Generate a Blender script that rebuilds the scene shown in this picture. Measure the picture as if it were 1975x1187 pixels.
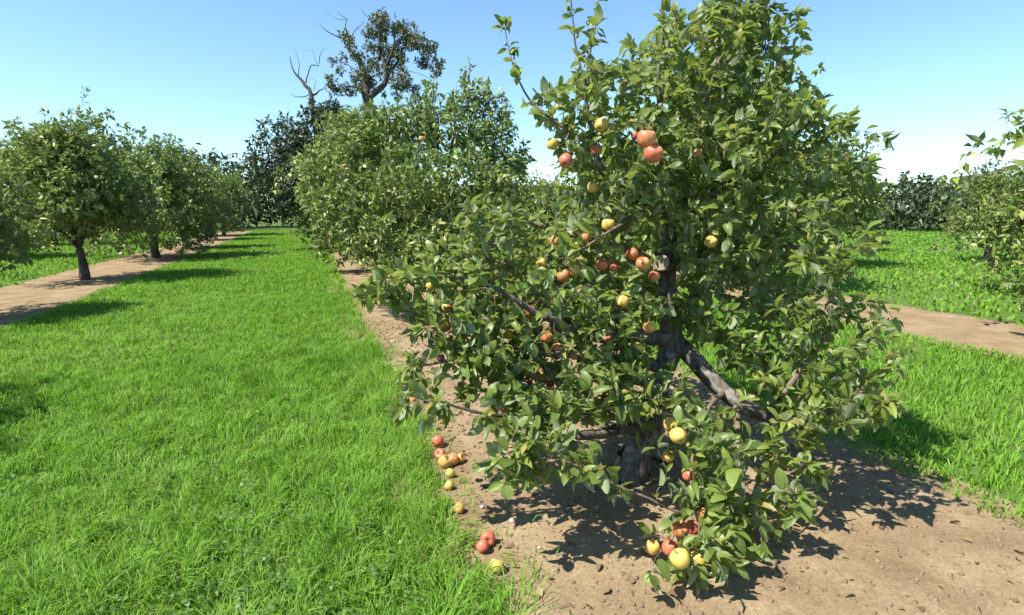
import bpy, math
import numpy as np
from mathutils import Matrix, Vector

# ------------------------------------------------------------------ scene, camera, sky, sun, exposure
scene = bpy.context.scene
for o in list(bpy.data.objects):
    bpy.data.objects.remove(o)
RNG = np.random.default_rng(7)
R = math.radians

YAW, PITCH, EYE, FPX = R(20.0), R(10.05), 1.60, 1063.0     # FPX: focal length in photo pixels (photo 1975 wide)
cam_d = bpy.data.cameras.new('camera')
cam_d.sensor_width = 36.0
cam_d.lens = 36.0 * FPX / 1975.0
cam_d.clip_start, cam_d.clip_end = 0.05, 2000.0
cam = bpy.data.objects.new('camera', cam_d)
cam.location = (0, 0, EYE)
cam.rotation_euler = (R(90) - PITCH, 0, -YAW)
scene.collection.objects.link(cam)
scene.camera = cam

SUN_AZ, SUN_EL = R(-98.0), R(55.0)                          # azimuth from +Y towards +X
world = bpy.data.worlds.new('World')
scene.world = world
world.use_nodes = True
wn = world.node_tree
wn.nodes.clear()
w_out = wn.nodes.new('ShaderNodeOutputWorld')
w_bg = wn.nodes.new('ShaderNodeBackground')
w_sky = wn.nodes.new('ShaderNodeTexSky')
w_sky.sky_type = 'NISHITA'
w_sky.sun_disc = False
w_sky.sun_elevation = SUN_EL
w_sky.sun_rotation = SUN_AZ % (2 * math.pi)
w_sky.altitude = 200
w_sky.air_density = 1.0
w_sky.dust_density = 0.1
w_sky.ozone_density = 1.0
w_bg.inputs[1].default_value = 0.105
w_mul = wn.nodes.new('ShaderNodeMix')
w_mul.data_type, w_mul.blend_type = 'RGBA', 'MULTIPLY'
w_mul.inputs[0].default_value = 1.0
w_mul.inputs[7].default_value = (0.81, 0.985, 1.06, 1)
wn.links.new(w_sky.outputs[0], w_mul.inputs[6])
wn.links.new(w_mul.outputs[2], w_bg.inputs[0])
wn.links.new(w_bg.outputs[0], w_out.inputs[0])

sun_d = bpy.data.lights.new('sun', 'SUN')
sun_d.energy = 5.0
sun_d.angle = R(0.53)
sun_d.color = (1.0, 0.95, 0.86)
sun = bpy.data.objects.new('sun', sun_d)
sv = Vector((math.sin(SUN_AZ) * math.cos(SUN_EL), math.cos(SUN_AZ) * math.cos(SUN_EL), math.sin(SUN_EL)))
sun.rotation_euler = sv.to_track_quat('Z', 'Y').to_euler()
sun.location = (-6, 6, 12)
scene.collection.objects.link(sun)

scene.view_settings.view_transform = 'Standard'
scene.view_settings.look = 'None'
scene.view_settings.gamma = 1.0
scene.view_settings.use_curve_mapping = False
scene.view_settings.exposure = 1.12
scene.render.film_transparent = False
scene.cycles.max_bounces = 8
scene.cycles.diffuse_bounces = 4
scene.cycles.transmission_bounces = 6
scene.cycles.sample_clamp_indirect = 8.0
scene.render.filter_size = 1.9

# ------------------------------------------------------------------ geometry helpers
C_FWD = np.array([math.sin(YAW) * math.cos(PITCH), math.cos(YAW) * math.cos(PITCH), -math.sin(PITCH)])
C_RIGHT = np.array([math.cos(YAW), -math.sin(YAW), 0.0])
C_UP = np.cross(C_RIGHT, C_FWD)
CAM = np.array([0, 0, EYE])

def P(px, py, d):
    """world point seen at photo pixel (px, py) at depth d metres"""
    return CAM + d * (C_FWD + C_RIGHT * (px - 987.5) / FPX - C_UP * (py - 593.5) / FPX)

def G(px, py, z=0.0):
    r = P(px, py, 1.0) - CAM
    return CAM + r * ((z - EYE) / r[2])

def project(pts):
    q = np.asarray(pts) - CAM
    d = q @ C_FWD
    d2 = np.where(d > 0.05, d, 0.05)
    return 987.5 + FPX * (q @ C_RIGHT) / d2, 593.5 - FPX * (q @ C_UP) / d2, d

def unit(v):
    v = np.asarray(v, float)
    return v / np.maximum(np.linalg.norm(v, axis=-1, keepdims=True), 1e-9)

def mesh_np(name, verts, tris=None, quads=None, attrs=None, smooth=True):
    verts = np.asarray(verts, np.float32).reshape(-1, 3)
    tris = np.zeros((0, 3), np.int32) if tris is None else np.asarray(tris, np.int32).reshape(-1, 3)
    quads = np.zeros((0, 4), np.int32) if quads is None else np.asarray(quads, np.int32).reshape(-1, 4)
    me = bpy.data.meshes.new(name)
    me.vertices.add(len(verts))
    me.vertices.foreach_set('co', verts.ravel())
    nt, nq = len(tris), len(quads)
    me.loops.add(nt * 3 + nq * 4)
    me.loops.foreach_set('vertex_index', np.concatenate([tris.ravel(), quads.ravel()]))
    me.polygons.add(nt + nq)
    me.polygons.foreach_set('loop_start', np.concatenate([np.arange(nt) * 3, nt * 3 + np.arange(nq) * 4]).astype(np.int32))
    if smooth:
        me.polygons.foreach_set('use_smooth', np.ones(nt + nq, bool))
    for k, v in (attrs or {}).items():
        a = me.attributes.new(k, 'FLOAT', 'POINT')
        a.data.foreach_set('value', np.asarray(v, np.float32))
    me.update(calc_edges=True)
    return me

def link(name, me, mat=None, parent=None, kind=None):
    o = bpy.data.objects.new(name, me)
    scene.collection.objects.link(o)
    if mat is not None and me is not None and len(me.materials) == 0:
        me.materials.append(mat)
    if parent is not None:
        o.parent = parent
    if kind:
        o['kind'] = kind
    return o

def thing(name, label, cat, loc=(0, 0, 0), group=None):
    o = bpy.data.objects.new(name, None)
    o.empty_display_size = 0.1
    scene.collection.objects.link(o)
    o.location = loc
    tag(o, label, cat, group)
    return o

def tag(o, label, cat, group=None):
    o['label'] = label
    o['category'] = cat
    if group:
        o['group'] = group
    return o

def copy_tree(o, loc, rz, sc, label):
    c = o.copy()
    scene.collection.objects.link(c)
    c.location, c.rotation_euler, c.scale = loc, (0, 0, rz), sc
    c['label'] = label
    for ch in o.children:
        d = ch.copy()
        scene.collection.objects.link(d)
        d.parent = c
    return c

def vnoise(p, f, seed=0):
    """cheap smooth value noise on an (n,3) array, about -1..1"""
    q = np.asarray(p, float) * f + seed * 17.31
    i = np.floor(q).astype(np.int64)
    u = q - i
    u = u * u * (3 - 2 * u)
    def h(a, b, c):
        n = (a * 374761393 + b * 668265263 + c * 2147483647 + seed * 1013904223) & 0x7fffffff
        n = ((n ^ (n >> 13)) * 1274126177) & 0x7fffffff
        return ((n ^ (n >> 16)) & 0xffff) / 32767.5 - 1
    r = 0
    for dx in (0, 1):
        for dy in (0, 1):
            for dz in (0, 1):
                w = (u[:, 0] if dx else 1 - u[:, 0]) * (u[:, 1] if dy else 1 - u[:, 1]) * (u[:, 2] if dz else 1 - u[:, 2])
                r = r + w * h(i[:, 0] + dx, i[:, 1] + dy, i[:, 2] + dz)
    return r

class Buf:
    """collects tubes and patches into one mesh"""
    def __init__(s):
        s.v, s.t, s.q, s.n = [], [], [], 0
    def add(s, v, t=None, q=None):
        s.v.append(v)
        if t is not None and len(t):
            s.t.append(np.asarray(t) + s.n)
        if q is not None and len(q):
            s.q.append(np.asarray(q) + s.n)
        s.n += len(v)
    def mesh(s, name, origin=(0, 0, 0), attrs=None):
        v = np.concatenate(s.v) - np.asarray(origin)
        return mesh_np(name, v, np.concatenate(s.t) if s.t else None, np.concatenate(s.q) if s.q else None, attrs)

def resample(pts, rad, step):
    pts, rad = np.asarray(pts, float), np.asarray(rad, float)
    # Catmull-Rom through the points
    P0 = np.vstack([2 * pts[0] - pts[1], pts, 2 * pts[-1] - pts[-2]])
    out, ro = [], []
    for i in range(len(pts) - 1):
        a, b, c, d = P0[i:i + 4]
        n = max(2, int(np.linalg.norm(c - b) / step))
        for t in np.arange(n) / n:
            out.append(.5 * ((2 * b) + (-a + c) * t + (2 * a - 5 * b + 4 * c - d) * t * t + (-a + 3 * b - 3 * c + d) * t ** 3))
            ro.append(rad[i] * (1 - t) + rad[i + 1] * t)
    out.append(pts[-1]); ro.append(rad[-1])
    return np.array(out), np.array(ro)

def tube(buf, pts, rad, sides=6, gnarl=0.0, cap=True, seed=0):
    pts = np.asarray(pts, float); rad = np.asarray(rad, float)
    n = len(pts)
    if n < 2:
        return
    tan = unit(np.gradient(pts, axis=0))
    ref = np.array([0.31, 0.17, 0.94]) if abs(tan[0] @ np.array([0.31, 0.17, 0.94])) < .9 else np.array([1.0, 0.1, 0])
    a = unit(np.cross(tan, ref)); b = np.cross(tan, a)
    th = np.arange(sides) * 2 * math.pi / sides
    ring = a[:, None, :] * np.cos(th)[None, :, None] + b[:, None, :] * np.sin(th)[None, :, None]
    v = pts[:, None, :] + ring * rad[:, None, None]
    if gnarl > 0:
        f = v.reshape(-1, 3)
        nz = vnoise(f, 9, seed) * .6 + vnoise(f, 26, seed + 3) * .4
        nz = nz + .7 * np.tile(np.sin(th * 5 + seed) + .6 * np.sin(th * 2 + 1), n) * (.5 + vnoise(f, 3, seed + 9))
        v = v + ring * (rad[:, None] * gnarl * nz.reshape(n, sides))[:, :, None]
    v = v.reshape(-1, 3)
    i = np.arange(n - 1)[:, None] * sides + np.arange(sides)[None, :]
    j = np.arange(n - 1)[:, None] * sides + (np.arange(sides)[None, :] + 1) % sides
    q = np.stack([i, j, j + sides, i + sides], -1).reshape(-1, 4)
    t = None
    if cap:
        v = np.vstack([v, pts[-1:] + tan[-1:] * rad[-1] * .25])
        k = (n - 1) * sides
        t = np.stack([k + np.arange(sides), k + (np.arange(sides) + 1) % sides, np.full(sides, n * sides)], -1)
    buf.add(v, t, q)

# ------------------------------------------------------------------ materials
def new_mat(name):
    m = bpy.data.materials.new(name)
    m.use_nodes = True
    nt = m.node_tree
    nt.nodes.clear()
    out = nt.nodes.new('ShaderNodeOutputMaterial')
    return m, nt, out

def N(nt, kind, **kw):
    n = nt.nodes.new(kind)
    for k, v in kw.items():
        setattr(n, k, v)
    return n

def ramp(nt, src, stops):
    r = N(nt, 'ShaderNodeValToRGB')
    el = r.color_ramp.elements
    while len(el) < len(stops):
        el.new(0.5)
    for e, (p, c) in zip(el, stops):
        e.position = p
        e.color = (c[0], c[1], c[2], 1)
    nt.links.new(src, r.inputs[0])
    return r.outputs[0]

def mix(nt, fac, a, b, mode='MIX'):
    n = N(nt, 'ShaderNodeMix', data_type='RGBA', blend_type=mode)
    for sock, val in ((n.inputs[0], fac), (n.inputs[6], a), (n.inputs[7], b)):
        if hasattr(val, 'is_output'):
            nt.links.new(val, sock)
        elif isinstance(val, (int, float)):
            sock.default_value = val
        else:
            sock.default_value = (*val, 1)
    return n.outputs[2]

def math_n(nt, op, a, b=0.0, c=None, clamp=False):
    n = N(nt, 'ShaderNodeMath', operation=op, use_clamp=clamp)
    for k, val in enumerate((a, b, c)):
        if val is None:
            continue
        if hasattr(val, 'is_output'):
            nt.links.new(val, n.inputs[k])
        else:
            n.inputs[k].default_value = val
    return n.outputs[0]

def attr(nt, name, kind='GEOMETRY'):
    return N(nt, 'ShaderNodeAttribute', attribute_name=name, attribute_type=kind).outputs['Fac']

def leaf_material(name, stops, back, rough=0.42, trans=0.32, trans_tint=(0.16, 0.30, 0.03), spec=0.5, vein=True):
    m, nt, out = new_mat(name)
    L = nt.links.new
    tint = attr(nt, 'tint')
    geo = N(nt, 'ShaderNodeNewGeometry')
    nz = N(nt, 'ShaderNodeTexNoise'); nz.inputs['Scale'].default_value = 45.0; nz.inputs['Detail'].default_value = 2
    L(geo.outputs['Position'], nz.inputs['Vector'])
    col = ramp(nt, tint, stops)
    col = mix(nt, 0.35, col, mix(nt, nz.outputs[0], (.45, .45, .45), (1.5, 1.5, 1.5)), 'MULTIPLY')
    if vein:
        s = attr(nt, 'side')
        v = math_n(nt, 'MULTIPLY_ADD', s, -7.0, 1.0, clamp=True)
        col = mix(nt, math_n(nt, 'MULTIPLY', v, 0.45), col, (.22, .28, .09))
    sp = N(nt, 'ShaderNodeTexNoise'); sp.inputs['Scale'].default_value = 17.0; sp.inputs['Detail'].default_value = 3
    L(geo.outputs['Position'], sp.inputs['Vector'])
    if vein:
        col = mix(nt, math_n(nt, 'MULTIPLY', ramp(nt, sp.outputs[0], [(.64, (0, 0, 0)), (.70, (1, 1, 1))]), .55), col, (.16, .105, .04))
    bk = mix(nt, 0.3, back, col)
    col2 = mix(nt, geo.outputs['Backfacing'], col, bk)
    pb = N(nt, 'ShaderNodeBsdfPrincipled')
    L(col2, pb.inputs['Base Color'])
    rg = math_n(nt, 'MULTIPLY_ADD', geo.outputs['Backfacing'], 0.35, rough, clamp=True)
    L(rg, pb.inputs['Roughness'])
    pb.inputs['Specular IOR Level'].default_value = spec
    tr = N(nt, 'ShaderNodeBsdfTranslucent')
    L(mix(nt, 0.6, trans_tint, col, 'MIX'), tr.inputs['Color'])
    ms = N(nt, 'ShaderNodeMixShader'); ms.inputs[0].default_value = trans
    L(pb.outputs[0], ms.inputs[1]); L(tr.outputs[0], ms.inputs[2])
    L(ms.outputs[0], out.inputs[0])
    return m

M_LEAF = leaf_material('apple_leaf', [(0.0, (.080, .122, .026)), (0.45, (.155, .220, .042)), (0.8, (.240, .305, .062)), (0.95, (.30, .35, .09)), (1.0, (.34, .28, .09))],
                       (.33, .39, .24), rough=0.44, trans=0.44, trans_tint=(.40, .48, .04), spec=.5)
M_LEAF_FAR = leaf_material('orchard_leaf', [(0.0, (.062, .106, .018)), (0.5, (.142, .210, .032)), (0.85, (.25, .305, .055)), (1.0, (.36, .36, .13))],
                           (.26, .31, .17), rough=0.45, trans=0.28, trans_tint=(.18, .30, .03), vein=False)
M_LEAF_PALE = leaf_material('pale_orchard_leaf', [(0.0, (.06, .10, .016)), (0.5, (.115, .165, .026)), (0.85, (.18, .23, .045)), (1.0, (.28, .26, .09))],
                            (.26, .31, .17), rough=0.5, trans=0.3, trans_tint=(.22, .32, .03), vein=False)
M_LEAF_TALL = leaf_material('old_tree_leaf', [(0.0, (.070, .098, .028)), (0.6, (.120, .150, .042)), (0.88, (.17, .17, .06)), (1.0, (.25, .14, .07))],
                            (.09, .11, .06), rough=0.5, trans=0.18, trans_tint=(.10, .14, .03), vein=False)
M_LEAF_DARK = leaf_material('dark_shrub_leaf', [(0.0, (.022, .040, .014)), (0.6, (.038, .066, .020)), (1.0, (.075, .10, .03))],
                            (.08, .10, .06), rough=0.5, trans=0.15, trans_tint=(.08, .13, .02), vein=False)

def bark_material(name, dark, light, lichen, scale=1.0, rough=.9):
    m, nt, out = new_mat(name)
    L = nt.links.new
    tc = N(nt, 'ShaderNodeNewGeometry')
    mp = N(nt, 'ShaderNodeMapping'); mp.inputs['Scale'].default_value = (38 * scale, 38 * scale, 9 * scale)
    L(tc.outputs['Position'], mp.inputs[0])
    n1 = N(nt, 'ShaderNodeTexNoise'); n1.inputs['Scale'].default_value = 1.0; n1.inputs['Detail'].default_value = 5; n1.inputs['Roughness'].default_value = .65
    L(mp.outputs[0], n1.inputs['Vector'])
    n2 = N(nt, 'ShaderNodeTexNoise'); n2.inputs['Scale'].default_value = 11 * scale; n2.inputs['Detail'].default_value = 4
    L(tc.outputs['Position'], n2.inputs['Vector'])
    c = ramp(nt, n1.outputs[0], [(.32, dark), (.62, light)])
    f = ramp(nt, n2.outputs[0], [(.54, (0, 0, 0)), (.66, (1, 1, 1))])
    c = mix(nt, math_n(nt, 'MULTIPLY', f, .75), c, lichen)
    pb = N(nt, 'ShaderNodeBsdfPrincipled')
    pb.inputs['Roughness'].default_value = rough
    pb.inputs['Specular IOR Level'].default_value = .2
    L(c, pb.inputs['Base Color'])
    bp = N(nt, 'ShaderNodeBump'); bp.inputs['Strength'].default_value = .8; bp.inputs['Distance'].default_value = .012
    L(n1.outputs[0], bp.inputs['Height']); L(bp.outputs[0], pb.inputs['Normal'])
    L(pb.outputs[0], out.inputs[0])
    return m

M_BARK = bark_material('apple_bark', (.030, .024, .020), (.15, .128, .108), (.26, .255, .21))
M_TWIG = bark_material('twig_bark', (.10, .065, .045), (.22, .155, .11), (.20, .17, .13), scale=2.0, rough=.7)
M_BARK_FAR = bark_material('old_bark', (.035, .028, .024), (.11, .09, .075), (.14, .13, .10), scale=.4)
M_BARK_DEAD = bark_material('dead_bark', (.035, .030, .027), (.09, .078, .068), (.11, .10, .085), scale=.5)

def simple_noise_mat(name, stops, scale, rough=.9, bump=0.0, bscale=None, detail=5, spec=.2):
    m, nt, out = new_mat(name)
    L = nt.links.new
    g = N(nt, 'ShaderNodeNewGeometry')
    n1 = N(nt, 'ShaderNodeTexNoise'); n1.inputs['Scale'].default_value = scale; n1.inputs['Detail'].default_value = detail
    n1.inputs['Roughness'].default_value = .62
    L(g.outputs['Position'], n1.inputs['Vector'])
    pb = N(nt, 'ShaderNodeBsdfPrincipled')
    pb.inputs['Roughness'].default_value = rough
    pb.inputs['Specular IOR Level'].default_value = spec
    L(ramp(nt, n1.outputs[0], stops), pb.inputs['Base Color'])
    if bump:
        n2 = N(nt, 'ShaderNodeTexNoise'); n2.inputs['Scale'].default_value = bscale or scale * 4; n2.inputs['Detail'].default_value = 4
        L(g.outputs['Position'], n2.inputs['Vector'])
        bp = N(nt, 'ShaderNodeBump'); bp.inputs['Strength'].default_value = 1.0; bp.inputs['Distance'].default_value = bump
        L(n2.outputs[0], bp.inputs['Height']); L(bp.outputs[0], pb.inputs['Normal'])
    L(pb.outputs[0], out.inputs[0])
    return m

M_GROUND = simple_noise_mat('grass_floor', [(.3, (.05, .085, .016)), (.7, (.095, .165, .028))], 6.0, bump=.01, bscale=60)
def soil_material():
    m, nt, out = new_mat('dry_soil')
    L = nt.links.new
    g = N(nt, 'ShaderNodeNewGeometry')
    def noise(s, d=5, r=.6):
        n = N(nt, 'ShaderNodeTexNoise'); n.inputs['Scale'].default_value = s; n.inputs['Detail'].default_value = d; n.inputs['Roughness'].default_value = r
        L(g.outputs['Position'], n.inputs['Vector'])
        return n.outputs[0]
    c = ramp(nt, noise(2.3), [(.3, (.180, .128, .074)), (.52, (.245, .180, .108)), (.72, (.315, .242, .152))])
    c = mix(nt, .6, c, ramp(nt, noise(60, 4), [(.3, (.55, .53, .50)), (.7, (1.30, 1.28, 1.22))]), 'MULTIPLY')
    f = ramp(nt, noise(17, 3), [(.62, (0, 0, 0)), (.72, (1, 1, 1))])
    c = mix(nt, math_n(nt, 'MULTIPLY', f, .5), c, (.15, .095, .06))
    pb = N(nt, 'ShaderNodeBsdfPrincipled'); pb.inputs['Roughness'].default_value = .95; pb.inputs['Specular IOR Level'].default_value = .1
    L(c, pb.inputs['Base Color'])
    bp = N(nt, 'ShaderNodeBump'); bp.inputs['Strength'].default_value = .9; bp.inputs['Distance'].default_value = .006
    L(noise(120, 5), bp.inputs['Height']); L(bp.outputs[0], pb.inputs['Normal'])
    L(pb.outputs[0], out.inputs[0])
    return m
M_SOIL = soil_material()
M_CLOD = simple_noise_mat('soil_clod', [(.3, (.12, .08, .05)), (.7, (.26, .19, .125))], 30, bump=.003, bscale=200)
M_STONE = simple_noise_mat('pale_stone', [(.3, (.36, .31, .25)), (.7, (.55, .49, .42))], 40, bump=.002, bscale=150, rough=.8)
M_LITTER = leaf_material('dry_leaf_litter', [(0, (.09, .055, .028)), (.6, (.19, .12, .06)), (1, (.30, .21, .11))], (.20, .15, .10), rough=.8, trans=.1, trans_tint=(.2, .12, .05), vein=False)
M_GRASS = leaf_material('grass_blade', [(0.0, (.080, .180, .006)), (0.5, (.200, .360, .030)), (0.86, (.325, .480, .070)), (0.97, (.42, .50, .13)), (1.0, (.52, .46, .25))],
                        (.12, .28, .02), rough=.45, trans=.38, trans_tint=(.22, .50, .015), spec=.4, vein=False)
M_CLOVER = leaf_material('clover_leaf', [(0.0, (.055, .110, .020)), (0.6, (.085, .165, .030)), (1.0, (.13, .22, .05))],
                         (.11, .22, .05), rough=.5, trans=.25, trans_tint=(.12, .28, .04), spec=.3, vein=False)

def apple_material():
    m, nt, out = new_mat('apple_skin')
    L = nt.links.new
    tc = N(nt, 'ShaderNodeTexCoord')
    bl = attr(nt, 'blush', 'OBJECT')
    rnd = N(nt, 'ShaderNodeObjectInfo').outputs['Random']
    sep = N(nt, 'ShaderNodeSeparateXYZ'); L(tc.outputs['Object'], sep.inputs[0])
    n1 = N(nt, 'ShaderNodeTexNoise', noise_dimensions='4D'); n1.inputs['Scale'].default_value = 12; n1.inputs['Detail'].default_value = 2
    L(tc.outputs['Object'], n1.inputs['Vector']); L(math_n(nt, 'MULTIPLY', rnd, 40.0), n1.inputs['W'])
    ang = N(nt, 'ShaderNodeMath', operation='ARCTAN2'); L(sep.outputs[1], ang.inputs[0]); L(sep.outputs[0], ang.inputs[1])
    n2 = N(nt, 'ShaderNodeTexNoise', noise_dimensions='2D'); n2.inputs['Scale'].default_value = 1; n2.inputs['Detail'].default_value = 3
    cmb = N(nt, 'ShaderNodeCombineXYZ'); L(math_n(nt, 'MULTIPLY', ang.outputs[0], 7.0), cmb.inputs[0]); L(math_n(nt, 'MULTIPLY', sep.outputs[2], 14.0), cmb.inputs[1])
    L(cmb.outputs[0], n2.inputs['Vector'])
    base = mix(nt, rnd, (.52, .44, .085), (.60, .40, .10))
    red = mix(nt, n2.outputs[0], (.40, .045, .04), (.62, .20, .10))
    # blush covers one cheek of the fruit; its reach is set per apple
    cheek = math_n(nt, 'MULTIPLY_ADD', sep.outputs[0], 7.0, 0.0)
    f = math_n(nt, 'ADD', math_n(nt, 'MULTIPLY_ADD', bl, 1.75, -.85), cheek)
    f = math_n(nt, 'ADD', f, math_n(nt, 'MULTIPLY_ADD', n1.outputs[0], 1.8, -.9))
    f = math_n(nt, 'ADD', f, math_n(nt, 'MULTIPLY_ADD', n2.outputs[0], 2.2, -1.1))
    f = ramp(nt, math_n(nt, 'MULTIPLY_ADD', f, .8, .5), [(.1, (0, 0, 0)), (.95, (1, 1, 1))])
    c = mix(nt, f, base, red)
    n3 = N(nt, 'ShaderNodeTexVoronoi'); n3.inputs['Scale'].default_value = 160; L(tc.outputs['Object'], n3.inputs['Vector'])
    c = mix(nt, math_n(nt, 'MULTIPLY', ramp(nt, n3.outputs['Distance'], [(.08, (1, 1, 1)), (.16, (0, 0, 0))]), .35), c, (.55, .45, .22))
    pb = N(nt, 'ShaderNodeBsdfPrincipled')
    L(c, pb.inputs['Base Color'])
    pb.inputs['Roughness'].default_value = .46
    pb.inputs['Specular IOR Level'].default_value = .45
    pb.inputs['Subsurface Weight'].default_value = .08
    pb.inputs['Subsurface Radius'].default_value = (.02, .012, .006)
    pb.inputs['Subsurface Scale'].default_value = .3
    L(pb.outputs[0], out.inputs[0])
    return m
M_APPLE = apple_material()
M_CUT = simple_noise_mat('weathered_cut_wood', [(.3, (.24, .185, .125)), (.7, (.44, .35, .25))], 40, bump=.004, bscale=90)
M_CALYX = simple_noise_mat('apple_calyx', [(.3, (.03, .022, .015)), (.7, (.10, .07, .04))], 200)

# ------------------------------------------------------------------ leaf shapes
def leaf_variant(k, fine=True):
    r = np.random.default_rng(100 + k)
    droop, fold, twist = r.uniform(.02, .62), r.uniform(.10, .95), r.uniform(-.5, .5)
    w = r.uniform(.25, .36)
    if fine:
        rows = [(0.10, .58), (.36, 1.0), (.66, .90), (.88, .46)]
    else:
        rows = [(.45, 1.0)]
    v, side = [(0, 0, 0)], [0.0]
    for t, ww in rows:
        z = -droop * t * t
        for s in (-1, 0, 1):
            x = s * w * ww
            wav = r.uniform(-.05, .05) if s else 0
            v.append((x * math.cos(fold), t, z + abs(x) * math.sin(fold) + twist * x * t + wav)); side.append(abs(s))
    v.append((0, 1.0, -droop * 1.0 - .03)); side.append(0.0)
    nr = len(rows)
    t3, q4 = [(0, 2, 1), (0, 3, 2)], []
    for i in range(nr - 1):
        a, b = 1 + 3 * i, 4 + 3 * i
        q4 += [(a, a + 1, b + 1, b), (a + 1, a + 2, b + 2, b + 1)]
    a, e = 1 + 3 * (nr - 1), 1 + 3 * nr
    t3 += [(a, a + 1, e), (a + 1, a + 2, e)]
    tv = float(np.clip(r.normal(.45, .22), 0, .93))
    if k % 24 == 23:
        tv = 1.0
    return np.array(v), np.array(t3), np.array(q4).reshape(-1, 4), np.array(side), tv
FINE = [leaf_variant(k) for k in range(48)]
COARSE = [leaf_variant(k, False) for k in range(24)]

def leaf_mesh(name, mats, var, table, origin=(0, 0, 0), tint_shift=None):
    """one mesh from n leaf transforms (n,3,4) and variant numbers"""
    V, T, Q, A, S, n0 = [], [], [], [], [], 0
    for k in np.unique(var):
        sel = np.where(var == k)[0]
        v, t, q, s, tv = table[k]
        w = np.einsum('nij,kj->nki', mats[sel][:, :, :3], v) + mats[sel][:, None, :, 3]
        m, kv = len(sel), len(v)
        off = n0 + np.arange(m) * kv
        V.append(w.reshape(-1, 3)); T.append((t[None] + off[:, None, None]).reshape(-1, 3))
        if len(q):
            Q.append((q[None] + off[:, None, None]).reshape(-1, 4))
        ts = tv + (tint_shift[sel] if tint_shift is not None else 0)
        A.append(np.repeat(np.clip(ts * np.ones(m), 0, 1), kv)); S.append(np.tile(s, m))
        n0 += m * kv
    return mesh_np(name, np.concatenate(V) - np.asarray(origin), np.concatenate(T), np.concatenate(Q) if Q else None,
                   {'tint': np.concatenate(A), 'side': np.concatenate(S)})

def leaf_frames(pos, d, size, rng, up_bias=1.0, spread=.75):
    """(n,3,4) transforms: y along the leaf, z its upper face"""
    n = len(pos)
    d = unit(d)
    up = np.array([0, 0, 1.0]) * up_bias + rng.normal(0, spread, (n, 3))
    x = unit(np.cross(d, up)); z = np.cross(x, d)
    M = np.empty((n, 3, 4))
    M[:, :, 0] = x * size[:, None]; M[:, :, 1] = d * size[:, None]; M[:, :, 2] = z * size[:, None]; M[:, :, 3] = pos
    return M

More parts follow.
